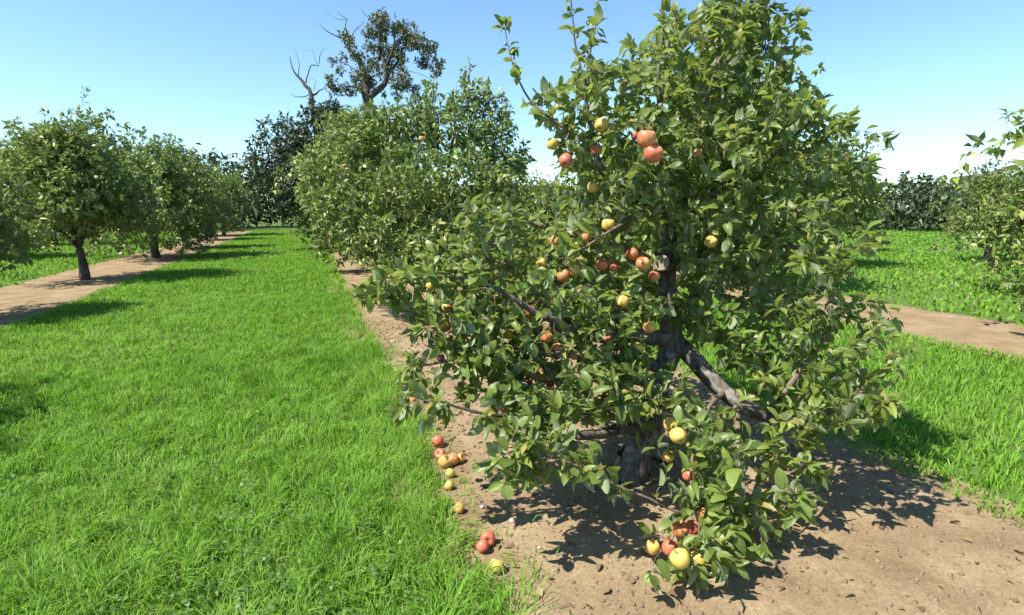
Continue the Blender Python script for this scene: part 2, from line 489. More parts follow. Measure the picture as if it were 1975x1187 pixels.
# ------------------------------------------------------------------ growing trees
class Grow:
    """limbs given as polylines; lobes filled with points that branches grow out to; leaves along the branches"""
    def __init__(s, seed):
        s.rng = np.random.default_rng(seed)
        s.pos = np.zeros((0, 3)); s.rad = np.zeros(0); s.dir = np.zeros((0, 3))
        s.limbs, s.twigs = [], []
    def limb(s, pts, rad, step=.04, sides=8, gnarl=.12, wob=.0):
        p, r = resample(pts, rad, step)
        if wob:
            p = p + wob * np.stack([vnoise(p, 5, 11 + len(s.limbs)), vnoise(p, 5, 23 + len(s.limbs)), vnoise(p, 5, 37 + len(s.limbs))], 1)
        s.limbs.append((p, r, sides, gnarl))
        s._nodes(p, r)
        return p
    def _nodes(s, p, r):
        s.pos = np.vstack([s.pos, p]); s.rad = np.concatenate([s.rad, r]); s.dir = np.vstack([s.dir, unit(np.gradient(p, axis=0))])
    def reach(s, targets, step=.05, rbase=.0035, rtip=.0014, sag=.08, tip_up=.0):
        targets = np.asarray(targets)
        d0 = np.array([np.min(np.linalg.norm(s.pos - t, axis=1)) for t in targets])
        for i in np.argsort(d0):
            t = targets[i]
            d = np.linalg.norm(s.pos - t, axis=1) + (s.rad < .0025) * .05
            j = int(np.argmin(d))
            a = s.pos[j]; L = np.linalg.norm(t - a)
            if L < .03:
                continue
            c = a + s.dir[j] * L * .35 + (t - a) * .25 + s.rng.normal(0, .10 * L, 3) + np.array([0, 0, sag * L])
            n = max(3, int(L / step))
            u = np.linspace(0, 1, n + 1)[:, None]
            p = (1 - u) ** 2 * a + 2 * u * (1 - u) * c + u * u * t
            r0 = min(s.rad[j] * .8, rtip + rbase * L)
            r = np.linspace(max(r0, rtip), rtip, n + 1)
            s.twigs.append((p, r))
            s._nodes(p[1:], r[1:])
    def leaves(s, size, gap=.022, tip=6, frac=.75, spur=.0, up=.35, jitter=.5, shoots=False):
        P_, D_ = [], []
        rng = s.rng
        src = [(p, r, gap) for p, r in s.twigs]
        if shoots:
            for p, r, _, _ in s.limbs:
                k = np.where(r < .0065)[0]
                if len(k) > 3 and r[-1] < .0055:
                    src.append((p[k[0]:], r[k[0]:], .020))
        for p, r, gap in src:
            n = len(p)
            seg = np.linalg.norm(p[-1] - p[0])
            m = max(2, int(seg * frac / gap))
            u = 1 - rng.random(m) * frac
            k = np.clip((u * (n - 1)), 0, n - 1.001); i = k.astype(int); f = (k - i)[:, None]
            q = p[i] * (1 - f) + p[i + 1] * f
            tn = unit(p[i + 1] - p[i])
            ph = rng.random(m) * 6.283
            a = unit(np.cross(tn, rng.normal(0, 1, (m, 3)))); b = np.cross(tn, a)
            d = (a * np.cos(ph)[:, None] + b * np.sin(ph)[:, None]) * .9 + tn * .55 + np.array([0, 0, up * .6])
            P_.append(q); D_.append(d)
            tn = unit(p[-1] - p[-2])
            m = tip
            a = unit(np.cross(tn, rng.normal(0, 1, 3))); b = np.cross(tn, a)
            ph = np.arange(m) * 2.4 + rng.random() * 6
            d = (a * np.cos(ph)[:, None] + b * np.sin(ph)[:, None]) * .85 + tn * rng.uniform(.2, 1.0, (m, 1)) + np.array([0, 0, up * .4])
            P_.append(np.repeat(p[-1:], m, 0)); D_.append(d)
        if spur > 0:
            for p, r, _, _ in s.limbs:
                for q, rr in zip(p, r):
                    if rr < .03 and rng.random() < spur:
                        m = 5
                        ax = unit(rng.normal(0, 1, 3) + np.array([0, 0, .8]))
                        P_.append(np.repeat((q + ax * .02)[None], m, 0)); D_.append(ax + rng.normal(0, .7, (m, 3)))
        pos, d = np.concatenate(P_), np.concatenate(D_)
        d = unit(d) + rng.normal(0, jitter * .4, d.shape)
        # petioles hold the blade a little off the twig
        sz = size * np.clip(rng.normal(1, .22, len(pos)), .5, 1.5)
        pos = pos + unit(d) * (sz * .18)[:, None]
        return leaf_frames(pos, d, sz, rng)

def lobe_points(rng, lobes, per):
    """points inside ellipsoids given as (px, py, depth, rx_px, ry_px, rd_m, weight)"""
    out = []
    for (px, py, d, rx, ry, rd, w) in lobes:
        n = max(1, int(per * w * rx * ry * (d / FPX) ** 2))
        u = unit(rng.normal(0, 1, (n, 3))) * (rng.random((n, 1)) ** .4)
        s = d / FPX
        out.append(P(px, py, d) + u[:, :1] * C_RIGHT * rx * s + u[:, 1:2] * C_UP * ry * s + u[:, 2:] * C_FWD * rd)
    return np.concatenate(out)

def PL(rows):
    return [P(a, b, c) for a, b, c, _ in rows], [r for *_, r in rows]

def finish_tree(g, root, bark, twig_mat, leafmat, mats, table, var, trunk_name='trunk', nlimb_parts=0, twig_sides=3, tint_shift=None):
    org = np.array(root.location)
    tb = Buf()
    for i, (p, r, sides, gn) in enumerate(g.limbs):
        if i == 0 or i > nlimb_parts:
            tube(tb, p, r, sides, gn, seed=i)
    link(trunk_name, tb.mesh(trunk_name, org), bark, root)
    for i, (p, r, sides, gn) in enumerate(g.limbs):
        if 0 < i <= nlimb_parts:
            b = Buf(); tube(b, p, r, sides, gn, seed=i)
            link('branch', b.mesh('branch', org), bark if r[0] > .0265 else twig_mat, root)
    if g.twigs:
        b = Buf()
        for p, r in g.twigs:
            tube(b, p, r, twig_sides, 0, cap=False)
        link('twigs', b.mesh('twigs', org), twig_mat, root, kind='stuff')
    me = leaf_mesh('crown', mats, var, table, org, tint_shift)
    return link('crown', me, leafmat, root, kind='stuff')

# ------------------------------------------------------------------ ground, soil strip
def grid_sheet(name, xs, ys, zf, mat, kind='structure'):
    X, Y = np.meshgrid(xs, ys)
    v = np.stack([X.ravel(), Y.ravel(), np.zeros(X.size)], 1)
    v[:, 2] = zf(v)
    nx = len(xs)
    i = (np.arange(len(ys) - 1)[:, None] * nx + np.arange(nx - 1)[None]).ravel()
    me = mesh_np(name, v, None, np.stack([i, i + 1, i + nx + 1, i + nx], 1))
    return link(name, me, mat, kind=kind)

gs = np.concatenate([[-900, -300, -100, -40], np.linspace(-20, 20, 41), [40, 100, 300, 900]])
grid_sheet('ground', gs, np.concatenate([[-300, -60], np.linspace(-4, 60, 65), [100, 300, 1200]]), lambda v: np.zeros(len(v)), M_GROUND)

EDGE_L, EDGE_R = 0.635, 3.25          # the bare strip under the row runs between these x
def edge_l(y):
    y = np.asarray(y, float)
    p = np.stack([np.zeros_like(y), y, np.zeros_like(y)], 1)
    return EDGE_L + .10 * vnoise(p, .9, 5) + .05 * vnoise(p, 3.1, 6)
def edge_r(y):
    y = np.asarray(y, float)
    p = np.stack([np.zeros_like(y), y, np.zeros_like(y)], 1)
    return EDGE_R + .15 * vnoise(p, .8, 8) + .06 * vnoise(p, 3.3, 9)

def soil_z(v):
    e = np.minimum(v[:, 0] - (EDGE_L - .25), (EDGE_R + .30) - v[:, 0])
    m = np.clip(e / .25, 0, 1)
    near = np.clip((9 - v[:, 1]) / 3, 0.15, 1)
    z = .012 + .014 * vnoise(v, 2.2, 1) + near * (.008 * vnoise(v, 7, 2) + .006 * np.abs(vnoise(v, 17, 3)) + .004 * vnoise(v, 33, 4))
    return np.maximum(.004 + m * (.012 + z), .004)
ys = np.concatenate([np.arange(-1.0, 6.5, .018), np.arange(6.5, 12, .05), np.arange(12, 46, .25)])
grid_sheet('soil_strip', np.linspace(EDGE_L - .28, EDGE_R + .32, 150), ys, soil_z, M_SOIL)
def soil_h(x, y):
    return float(soil_z(np.array([[x, y, 0.0]]))[0])
# the bare strips under the two neighbouring rows
grid_sheet('soil_path', np.linspace(-6.1, -3.9, 20), np.arange(4, 46, .3), lambda v: .006 + .01 * np.abs(vnoise(v, 3, 12)), M_SOIL)
grid_sheet('soil_path', np.linspace(7.0, 9.3, 20), np.arange(-1, 46, .3), lambda v: .006 + .01 * np.abs(vnoise(v, 3, 13)), M_SOIL)

# ------------------------------------------------------------------ apples: positions first, the near tree grows out to them
APPLES = [  # px, py, diameter_px, blush, size_m, label
 (1160, 242, 26, .12, .072, 'dull green-yellow apple shaded high in the crown under the upright shoots'),
 (1247, 268, 34, .72, .076, 'large orange-red apple directly above the striped one, high on the upright stem'),
 (1260, 297, 34, .80, .076, 'large red-striped apple hanging just below the orange-red one on the upright stem'),
 (1091, 311, 26, .92, .072, 'red apple at the crown edge beside the gap of sky'),
 (1066, 278, 22, .10, .066, 'green-yellow apple half hidden in leaves above the gap of sky'),
 (1150, 290, 20, .62, .066, 'brownish red apple in shade beside the green-yellow crown apple'),
 (1143, 362, 18, .55, .064, 'orange-brown apple behind leaves in the middle of the upper crown'),
 (1345, 297, 14, .75, .055, 'small reddish apple between leaves near the upper crown edge'),
 (1225, 262, 12, .90, .045, 'tiny red apple beside the large orange-red one'),
 (1173, 434, 25, .16, .072, 'pale yellow sunlit apple where two thin branches cross'),
 (1129, 459, 14, .62, .055, 'small pinkish apple just below the pale yellow sunlit one'),
 (1070, 465, 13, .60, .055, 'small pinkish tan apple at the end of a thin branch'),
 (1220, 491, 22, .88, .068, 'red apple touching the dull orange one near the sawn stub'),
 (1240, 509, 26, .60, .074, 'dull orange apple beside the sawn branch stub'),
 (1262, 533, 16, .72, .058, 'small orange-red apple tucked behind the trunk below the sawn stub'),
 (1087, 533, 23, .55, .070, 'orange apple, lower one of the pair in mid crown'),
 (1108, 523, 20, .45, .066, 'tan apple with a shaded hollow, upper one of the pair in mid crown'),
 (1161, 512, 18, .88, .064, 'dark red apple in shade in mid crown'),
 (1184, 516, 13, .93, .050, 'small bright red apple next to the dark red one in shade'),
 (1045, 508, 14, .50, .055, 'small brownish apple left of the mid crown pair'),
 (1371, 467, 22, .22, .068, 'yellow apple alone among dark leaves beyond the trunk'),
 (1200, 582, 24, .06, .072, 'pale green-yellow apple in full sun below the mid crown'),
 (1023, 600, 23, .58, .070, 'orange apple at the tip of the forked dark branch'),
 (1053, 650, 24, .60, .072, 'orange-red apple below the forked dark branch'),
 (1075, 673, 20, .40, .066, 'peach coloured apple lying against the grey horizontal branch'),
 (1108, 685, 14, .66, .055, 'small orange apple on the grey horizontal branch'),
 (979, 645, 16, .05, .060, 'small green apple alone among dark leaves below the forked branch'),
 (858, 628, 24, .50, .072, 'brownish apple with a dark eye in the shaded outer crown'),
 (862, 593, 14, .62, .055, 'small rusty apple above the brownish one with dark eye'),
 (1170, 652, 14, .93, .055, 'small red apple in the dark crown centre'),
 (1252, 632, 20, .48, .068, 'tan apple hanging close against the trunk'),
 (1229, 673, 22, .20, .068, 'olive green apple in deep shade by the trunk fork'),
 (1042, 727, 20, .28, .066, 'yellow apple half covered by a leaf in the lower crown'),
 (1061, 741, 13, 1.0, .048, 'small crimson apple touching the half covered yellow one'),
 (1018, 734, 10, .93, .042, 'tiny red apple beside the half covered yellow one'),
 (972, 790, 12, .93, .045, 'tiny red apple low over the bare soil'),
 (850, 691, 12, .88, .045, 'tiny red apple low in the outermost branches'),
 (795, 773, 11, .80, .040, 'tiny reddish apple on the lowest outermost twig'),
 (830, 553, 14, .42, .052, 'small yellow-orange apple at the outer crown over the soil'),
 (1293, 820, 26, .33, .072, 'yellow-orange apple, topmost of the hanging cluster in front of the trunk'),
 (1308, 841, 30, .16, .076, 'yellow-green apple with a dark eye, second in the hanging cluster'),
 (1289, 880, 19, .05, .066, 'small pale yellow apple lit by the sun below the hanging pair'),
 (1328, 918, 20, .90, .066, 'red apple half hidden behind leaves low on the hanging branch'),
 (1353, 988, 21, .36, .068, 'yellow-orange apple in shade above the lowest cluster'),
 (1312, 1022, 31, .72, .076, 'red and yellow apple in the lowest cluster near the ground'),
 (1337, 1017, 26, .90, .072, 'bright red apple behind the red and yellow one in the lowest cluster'),
 (1312, 1078, 36, .00, .078, 'big yellow-green apple, lowest of all in the hanging cluster'),
 (1292, 1057, 26, .85, .070, 'dark red apple in shade just above the big yellow-green one'),
 (1346, 1078, 25, .28, .070, 'dull yellow apple in shade beside the big yellow-green one'),
 (1258, 1056, 20, .30, .064, 'yellow-tan apple at the outer side of the lowest cluster'),
]
apple_pos = []
for (px, py, dia, bl, sz, lab) in APPLES:
    d = min(max(sz * FPX / dia - .12, 2.02), 2.98)
    drop = -(P(px, py, 1.0) - CAM)[2]
    if drop > 0:
        d = min(d, (EYE - .13) / drop)      # stays clear of the ground
    apple_pos.append(P(px, py, d))
apple_pos = np.array(apple_pos)

# ------------------------------------------------------------------ the near apple tree
base1 = G(1222, 912)
tree1 = thing('apple_tree', 'large old apple tree full of ripe fruit with low spreading branches over bare soil', 'tree', (base1[0], base1[1], 0))
g = Grow(11)
T = [(1210, 928, 3.27, .105), (1222, 885, 3.28, .080), (1240, 845, 3.30, .074), (1258, 795, 3.34, .068), (1278, 720, 3.38, .064), (1296, 655, 3.40, .068), (1287, 590, 3.40, .052),
     (1288, 510, 3.40, .048), (1293, 430, 3.40, .040), (1300, 340, 3.36, .030), (1278, 250, 3.25, .020), (1270, 150, 3.15, .011), (1282, 25, 3.10, .005)]
g.limb(*PL(T), step=.02, sides=20, gnarl=.26)
limbs = [
 [(1300, 655, 3.40, .055), (1335, 690, 3.28, .052), (1394, 752, 3.10, .047), (1480, 800, 2.95, .036), (1600, 790, 2.9, .022), (1690, 740, 2.9, .01)],
 [(1292, 650, 3.38, .050), (1220, 652, 3.25, .044), (1150, 648, 3.08, .040), (1095, 640, 2.95, .038), (1062, 612, 2.88, .028), (1030, 602, 2.85, .018), (960, 560, 2.8, .012), (870, 535, 2.8, .008), (770, 545, 2.8, .004)],
 [(1258, 705, 3.36, .038), (1190, 695, 3.20, .030), (1120, 688, 3.05, .024), (1055, 683, 2.92, .021), (990, 686, 2.85, .016), (900, 690, 2.8, .010), (800, 705, 2.75, .004)],
 [(1240, 835, 3.30, .046), (1205, 826, 3.18, .034), (1160, 834, 3.02, .029), (1114, 842, 2.90, .024)],
 [(1245, 815, 3.28, .030), (1150, 800, 3.0, .020), (1060, 795, 2.8, .014), (960, 800, 2.65, .010), (880, 785, 2.58, .007), (832, 772, 2.55, .005), (770, 790, 2.55, .0025)],
 [(1420, 775, 3.05, .020), (1420, 870, 2.75, .012), (1345, 985, 2.48, .0075), (1240, 958, 2.42, .006), (1150, 912, 2.38, .005), (1092, 892, 2.36, .0045), (1030, 860, 2.36, .0035), (960, 880, 2.36, .0025)],
 [(1394, 755, 3.08, .018), (1366, 790, 2.80, .010), (1340, 862, 2.62, .007), (1334, 950, 2.48, .006), (1348, 1030, 2.40, .004), (1322, 1110, 2.34, .0022)],
 [(1293, 420, 3.40, .028), (1235, 392, 3.2, .024), (1165, 330, 3.02, .020), (1140, 250, 2.95, .014), (1128, 165, 2.9, .008), (1112, 90, 2.88, .005), (1098, -20, 2.85, .0025)],
 [(1150, 290, 2.98, .012), (1090, 250, 2.92, .009), (1030, 205, 2.9, .006), (1000, 150, 2.9, .0045), (983, 100, 2.9, .003), (972, 50, 2.9, .002)],
 [(1132, 190, 2.92, .007), (1135, 110, 2.9, .005), (1150, 20, 2.88, .003), (1158, -40, 2.88, .002)],
 [(1288, 500, 3.40, .024), (1200, 478, 3.22, .018), (1110, 455, 3.1, .013), (1000, 425, 3.0, .008), (900, 405, 2.98, .004)],
 [(1292, 430, 3.38, .018), (1265, 415, 3.1, .012), (1205, 432, 2.95, .009), (1150, 462, 2.85, .007), (1095, 500, 2.8, .004)],
 [(1290, 560, 3.40, .022), (1180, 560, 3.2, .016), (1060, 540, 3.05, .012), (940, 500, 2.95, .008), (840, 490, 2.9, .004)],
 [(1298, 400, 3.38, .030), (1380, 370, 3.3, .024), (1480, 310, 3.2, .016), (1570, 230, 3.15, .007)],
 [(1290, 520, 3.40, .028), (1400, 480, 3.25, .022), (1500, 470, 3.1, .016), (1640, 500, 3.0, .007)],
 [(1300, 330, 3.36, .022), (1350, 230, 3.2, .016), (1385, 120, 3.1, .009), (1400, -10, 3.05, .004)],
 [(1560, 795, 2.92, .016), (1545, 880, 2.75, .009), (1520, 960, 2.65, .005), (1490, 1020, 2.6, .003)],
 [(1300, 640, 3.42, .030), (1340, 560, 3.8, .024), (1330, 470, 4.1, .018), (1360, 330, 4.3, .010)],
 [(1480, 800, 2.95, .02), (1560, 700, 2.9, .014), (1620, 610, 2.85, .006)],
]
for i, rows in enumerate(limbs):
    g.limb(*PL(rows), step=.035, sides=9 if i < 4 else 6, gnarl=.22 if i < 4 else .1, wob=.012)
NLIMB = len(limbs)

LOBES1 = [  # px, py, depth, rx, ry, depth radius, weight
 (1110, 190, 2.92, 90, 70, .35, 1.0), (1230, 190, 3.05, 100, 90, .45, 1.0), (1330, 120, 3.10, 90, 90, .45, .9), (1420, 200, 3.15, 120, 170, .5, .9),
 (1140, 280, 2.95, 70, 55, .3, 1.1), (1230, 310, 3.05, 120, 80, .45, 1.0), (1360, 340, 3.15, 110, 100, .5, 1.0),
 (1190, 410, 3.05, 140, 70, .45, 1.0), (950, 445, 2.98, 95, 50, .3, 1.0), (1080, 480, 3.05, 140, 70, .4, 1.0), (1360, 480, 3.2, 90, 80, .45, .8),
 (900, 520, 2.9, 100, 60, .35, 1.4), (1040, 575, 2.98, 150, 70, .4, 1.1), (1180, 570, 3.1, 110, 80, .4, 1.0),
 (780, 560, 2.8, 80, 42, .28, 1.5), (865, 610, 2.82, 90, 50, .3, 1.5), (980, 660, 2.85, 125, 60, .35, 1.7), (930, 605, 2.85, 80, 50, .3, 1.3), (738, 560, 2.8, 42, 30, .2, 1.3), (1040, 755, 2.75, 95, 45, .3, 1.2), (1060, 620, 2.9, 110, 60, .3, 1.0), (1120, 650, 3.0, 110, 70, .35, .8),
 (890, 680, 2.78, 65, 45, .25, 1.2), (1090, 735, 2.85, 150, 65, .35, 1.4), (1210, 720, 3.0, 80, 70, .3, .9), (1360, 620, 3.3, 60, 60, .4, .7),
 (965, 775, 2.65, 115, 45, .3, 1.1), (1110, 800, 2.8, 110, 45, .3, .8), (815, 765, 2.56, 60, 40, .22, .8), (785, 705, 2.7, 35, 25, .15, .5),
 (1230, 770, 2.85, 50, 40, .2, .9), (1010, 850, 2.45, 90, 40, .2, .9), (1080, 890, 2.38, 110, 38, .18, .8), (1000, 905, 2.36, 60, 35, .15, .7),
 (1330, 790, 2.8, 60, 40, .3, .7), (1368, 880, 2.6, 50, 75, .25, 1.5), (1290, 900, 2.45, 40, 40, .15, .5), (1358, 965, 2.5, 45, 50, .2, 1.4),
 (1325, 1055, 2.34, 65, 50, .2, 1.3), (1375, 1060, 2.35, 45, 65, .2, 1.6), (1255, 1085, 2.28, 30, 20, .10, .5), (1190, 950, 2.40, 50, 25, .12, .5),
 (1510, 280, 3.1, 110, 130, .5, .8), (1530, 470, 3.0, 140, 100, .5, .8), (1610, 640, 2.9, 110, 110, .45, .8), (1480, 640, 3.1, 80, 90, .4, .6),
 (1560, 780, 2.85, 130, 70, .4, .8), (1490, 900, 2.75, 80, 80, .35, .6), (1440, 1020, 2.55, 50, 70, .25, .6), (1420, 60, 3.1, 110, 80, .4, .8), (1640, 350, 3.1, 70, 90, .35, .5),
 (1250, 420, 4.0, 240, 220, .5, .5), (1330, 180, 3.9, 160, 150, .4, .5), (1150, 600, 3.8, 200, 120, .4, .4), (1450, 560, 3.9, 160, 160, .4, .4),
]
g.reach(apple_pos + np.array([0, 0, .058]), rbase=.004, rtip=.0016)
n_apple_twigs = len(g.twigs)
g.reach(lobe_points(g.rng, LOBES1, 760.0), rbase=.005, rtip=.0014)
mats = g.leaves(.056, gap=.0170, tip=7, spur=.25, shoots=True, jitter=.9)
zl = mats[:, 2, 3]
mats[:, :, :3] *= np.where((zl < .8) | (zl > 2.75), 1.20, 1.0)[:, None, None]   # vigorous low branches and water shoots carry bigger leaves
# leaves do not grow through fruit, and hang clear of the fruit that is seen from the lane
cen = mats[:, :, 3] + mats[:, :, 1] * .5
keep = np.ones(len(cen), bool)
lx, ly, ld = project(cen)
probe = [project(mats[:, :, 3] + mats[:, :, 1] * t + mats[:, :, 0] * w - mats[:, :, 2] * z) for t, w, z in ((.05, 0, 0), (.4, 0, .05), (.7, 0, .0), (.7, 0, .25), (1, 0, .1), (1, 0, .35), (1, 0, .6), (.45, .26, 0), (.45, -.26, 0), (.4, .18, -.2), (.4, -.18, -.2))]
SUNV = np.array(sv)
for (px, py, dia, bl, sz, lab), ap in zip(APPLES, apple_pos):
    rel = cen - ap
    keep &= np.linalg.norm(rel, axis=1) > sz * .62
    ad_ = float((ap - CAM) @ C_FWD)
    hit = np.zeros(len(cen), bool)
    for qx, qy, qd in probe:
        hit |= (np.hypot(qx - px, qy - py) < dia * .50) & (qd < ad_ + .02)
    keep &= ~(hit & (g.rng.random(len(ld)) < .97))
    along = rel @ SUNV
    off = np.linalg.norm(rel - along[:, None] * SUNV, axis=1)
    keep &= ~((along > 0) & (along < .9) & (off < sz * .75) & (g.rng.random(len(ld)) < (.75 if 'shade' not in lab else 0)))
keep &= ~((np.hypot(lx - 1276, ly - 506) < 20) & (ld < 3.3))
keep &= ~((np.hypot((lx - 1288) / .7, (ly - 580) / 3) < 18) & (ld < 3.3) & (g.rng.random(len(ld)) < .7))
keep &= ~((np.abs(lx - 1215) < 55) & (np.abs(ly - 880) < 45) & (ld < 3.1) & (g.rng.random(len(ld)) < .8))
for tx, ty, td, tr in [(1215, 870, 3.18, .06), (1160, 836, 2.95, .05), (1190, 830, 3.05, .05), (1130, 842, 2.9, .05), (1276, 506, 3.18, .06), (1285, 560, 3.3, .05), (1080, 628, 2.85, .05), (1055, 684, 2.85, .05)]:
    tp = P(tx, ty, td)
    rel = cen - tp
    along = rel @ SUNV
    off = np.linalg.norm(rel - along[:, None] * SUNV, axis=1)
    keep &= ~((along > 0) & (off < tr) & (g.rng.random(len(ld)) < .8))
    vw = unit(CAM - tp); along = rel @ vw
    off = np.linalg.norm(rel - along[:, None] * vw, axis=1)
    keep &= ~((along > 0) & (off < tr) & (g.rng.random(len(ld)) < .8))
keep &= ~((np.abs(lx - 1165) < 55) & (np.abs(ly - 836) < 18) & (ld < 3.1))
keep &= ~((np.abs(lx - 1045) < 26) & (np.abs(ly - 322) < 45) & (g.rng.random(len(ld)) < .9))
keep &= cen[:, 2] > .06
mats = mats[keep]; cen = cen[keep]
var = g.rng.integers(0, len(FINE), len(mats))
# the 300 leaves that show largest become leaves of their own
lx, ly, ld = project(cen)
cell = 10
gx, gy = (lx // cell).astype(int), (ly // cell).astype(int)
zb = {}
for i in np.argsort(ld):
    for dx in (0,):
        zb.setdefault((gx[i], gy[i]), ld[i])
size = np.linalg.norm(mats[:, :, 1], axis=1)
facing = np.abs(np.einsum('ni,ni->n', unit(mats[:, :, 2]), unit(cen - CAM)))
area = (size / ld) ** 2 * (.25 + facing)
vis = np.array([ld[i] <= zb[(gx[i], gy[i])] + .02 for i in range(len(ld))])
inside = (lx > 585) & (lx < 1390) & (ly > 25) & (ly < 1100)
score = np.where(vis & inside, area, 0)
big = np.argsort(-score)[:300]
rest = np.setdiff1d(np.arange(len(mats)), big)
print('near tree leaves', len(mats), 'twigs', len(g.twigs))
finish_tree(g, tree1, M_BARK, M_TWIG, M_LEAF, mats[rest], FINE, var[rest], nlimb_parts=NLIMB)
leaf_me = []
for k, (v, t, q, s, tv) in enumerate(FINE):
    me = mesh_np('leaf', v, t, q, {'tint': np.full(len(v), tv), 'side': s})
    me.materials.append(M_LEAF)
    leaf_me.append(me)
org1 = np.array(tree1.location)
for i in big:
    o = link('leaf', leaf_me[var[i]], None, tree1)
    m = mats[i]
    o.matrix_local = Matrix(((*m[0, :3], m[0, 3] - org1[0]), (*m[1, :3], m[1, 3] - org1[1]), (*m[2, :3], m[2, 3] - org1[2]), (0, 0, 0, 1)))
# sawn stub of a removed limb, its pale face towards the lane
sb = Buf()
a0, a1 = P(1290, 520, 3.38), P(1275, 507, 3.22)
p_, r_ = resample([a0, (a0 + a1) / 2 + [0, 0, .005], a1], [.045, .043, .042], .02)
tube(sb, p_, r_, 16, .10, cap=False)
stub = link('branch_stub', sb.mesh('branch_stub', org1), M_BARK, tree1)
stub['label'] = 'short sawn-off branch stub with pale cut face'
ax = unit(a1 - a0); sx = unit(np.cross(ax, [0, 0, 1])); sz_ = np.cross(sx, ax)
th = np.arange(18) * 2 * math.pi / 18
ringv = [a1 + ax * .004 + (sx * math.cos(t) + sz_ * math.sin(t)) * .0425 for t in th]
ringi = [a1 + ax * .001 + (sx * math.cos(t) + sz_ * math.sin(t)) * .047 for t in th]
vv = np.array([a1 + ax * .002] + ringv + ringi)
tt = [(0, 1 + (i + 1) % 18, 1 + i) for i in range(18)]
qq = [(1 + i, 1 + (i + 1) % 18, 19 + (i + 1) % 18, 19 + i) for i in range(18)]
link('sawn_face', mesh_np('sawn_face', vv - org1, tt, qq), M_CUT, stub)
# knobbly root flare and suckers at the foot
rb = Buf()
for k, (x0, y0, x1, y1, r0) in enumerate([(1222, 880, 1186, 925, .045), (1228, 885, 1265, 915, .04), (1210, 880, 1196, 918, .055), (1235, 870, 1290, 895, .035)]):
    a = P(x0, y0, 3.26); b = G(x1, y1, -.03)
    p_, r_ = resample([a, a * .45 + b * .55 + [0, 0, .03], b], [r0, r0 * .95, r0 * .45], .02)
    tube(rb, p_, r_, 12, .5, seed=40 + k)
link('root', rb.mesh('root', org1), M_BARK, tree1)

# ------------------------------------------------------------------ apple shape
def apple_mesh(k):
    r = np.random.default_rng(500 + k)
    prof = [(0.0, .30), (.10, .315), (.20, .375), (.34, .425), (.48, .40), (.60, .31), (.66, .18), (.675, .04), (.655, -.10), (.60, -.235), (.50, -.345), (.38, -.42), (.26, -.455), (.15, -.44), (.07, -.40), (0, -.385)]
    # profile in units of the diameter, x half-width scaled below
    n = 22
    v = [(0, 0, prof[0][1])]
    sx = .5 / .675
    ph = r.random() * 6
    asym = r.uniform(-.05, .05, 2)
    for (x, z) in prof[1:-1]:
        for i in range(n):
            t = i * 2 * math.pi / n
            lob = 1 + .025 * math.cos(5 * t + ph) * (1 if z < 0 else .4) + .02 * math.cos(2 * t + ph)
            rr = x * sx * lob
            v.append((rr * math.cos(t) + asym[0] * z, rr * math.sin(t) + asym[1] * z, z * r.uniform(.995, 1.005)))
    v.append((0, 0, prof[-1][1]))
    tris = [(0, 1 + i, 1 + (i + 1) % n) for i in range(n)]
    quads = []
    m = len(prof) - 2
    for j in range(m - 1):
        for i in range(n):
            a, b = 1 + j * n, 1 + (j + 1) * n
            quads.append((a + i, b + i, b + (i + 1) % n, a + (i + 1) % n))
    a, e = 1 + (m - 1) * n, 1 + m * n
    tris += [(a + (i + 1) % n, a + i, e) for i in range(n)]
    me = mesh_np('apple', np.array(v) * .072, tris, quads)
    me.materials.append(M_APPLE)
    return me
APPLE_ME = [apple_mesh(k) for k in range(6)]
b = Buf()
pp, rr = resample([(0, 0, .021), (.001, .001, .030), (.005, .003, .043), (.007, .002, .056)], [.0022, .0016, .0014, .0019], .006)
tube(b, pp, rr, 6)
STEM_ME = b.mesh('stem'); STEM_ME.materials.append(M_TWIG)
b = Buf()
for k in range(5):
    t = k * 2 * math.pi / 5
    d = np.array([math.cos(t), math.sin(t), 0]); s = np.array([-d[1], d[0], 0])
    b.add(np.array([d * .001 - s * .0022 + [0, 0, -.0275], d * .001 + s * .0022 + [0, 0, -.0275], d * .0065 + [0, 0, -.0335], d * .004 + [0, 0, -.0315]]), [(0, 1, 3), (1, 2, 3), (0, 3, 2)])
CALYX_ME = b.mesh('calyx'); CALYX_ME.materials.append(M_CALYX)

def put_apple(loc, sz, blush, label, group, tilt, rz, k):
    o = bpy.data.objects.new('apple', APPLE_ME[k % 6])
    scene.collection.objects.link(o)
    s = sz / .072
    o.location = loc
    o.rotation_euler = (tilt[0], tilt[1], rz)
    o.scale = (s, s, s * (0.93 + .1 * ((k * 37) % 10) / 10))
    o['blush'] = float(blush)
    tag(o, label, 'apple', group)
    for nm, me in (('stem', STEM_ME), ('calyx', CALYX_ME)):
        c = bpy.data.objects.new(nm, me)
        scene.collection.objects.link(c)
        c.parent = o
    return o

ar = np.random.default_rng(3)
for k, ((px, py, dia, bl, sz, lab), ap) in enumerate(zip(APPLES, apple_pos)):
    eye = 'dark eye' in lab
    if eye:   # blossom end turned towards the lane
        tilt, rz = (R(-62), 0), -YAW + R(10)
    else:
        tilt, rz = (ar.normal(0, .28), ar.normal(0, .28)), ar.uniform(-.9, 1.1) + math.pi * .75
    put_apple(ap, sz, bl, lab, 'apples hanging on the near tree', tilt, rz, k)

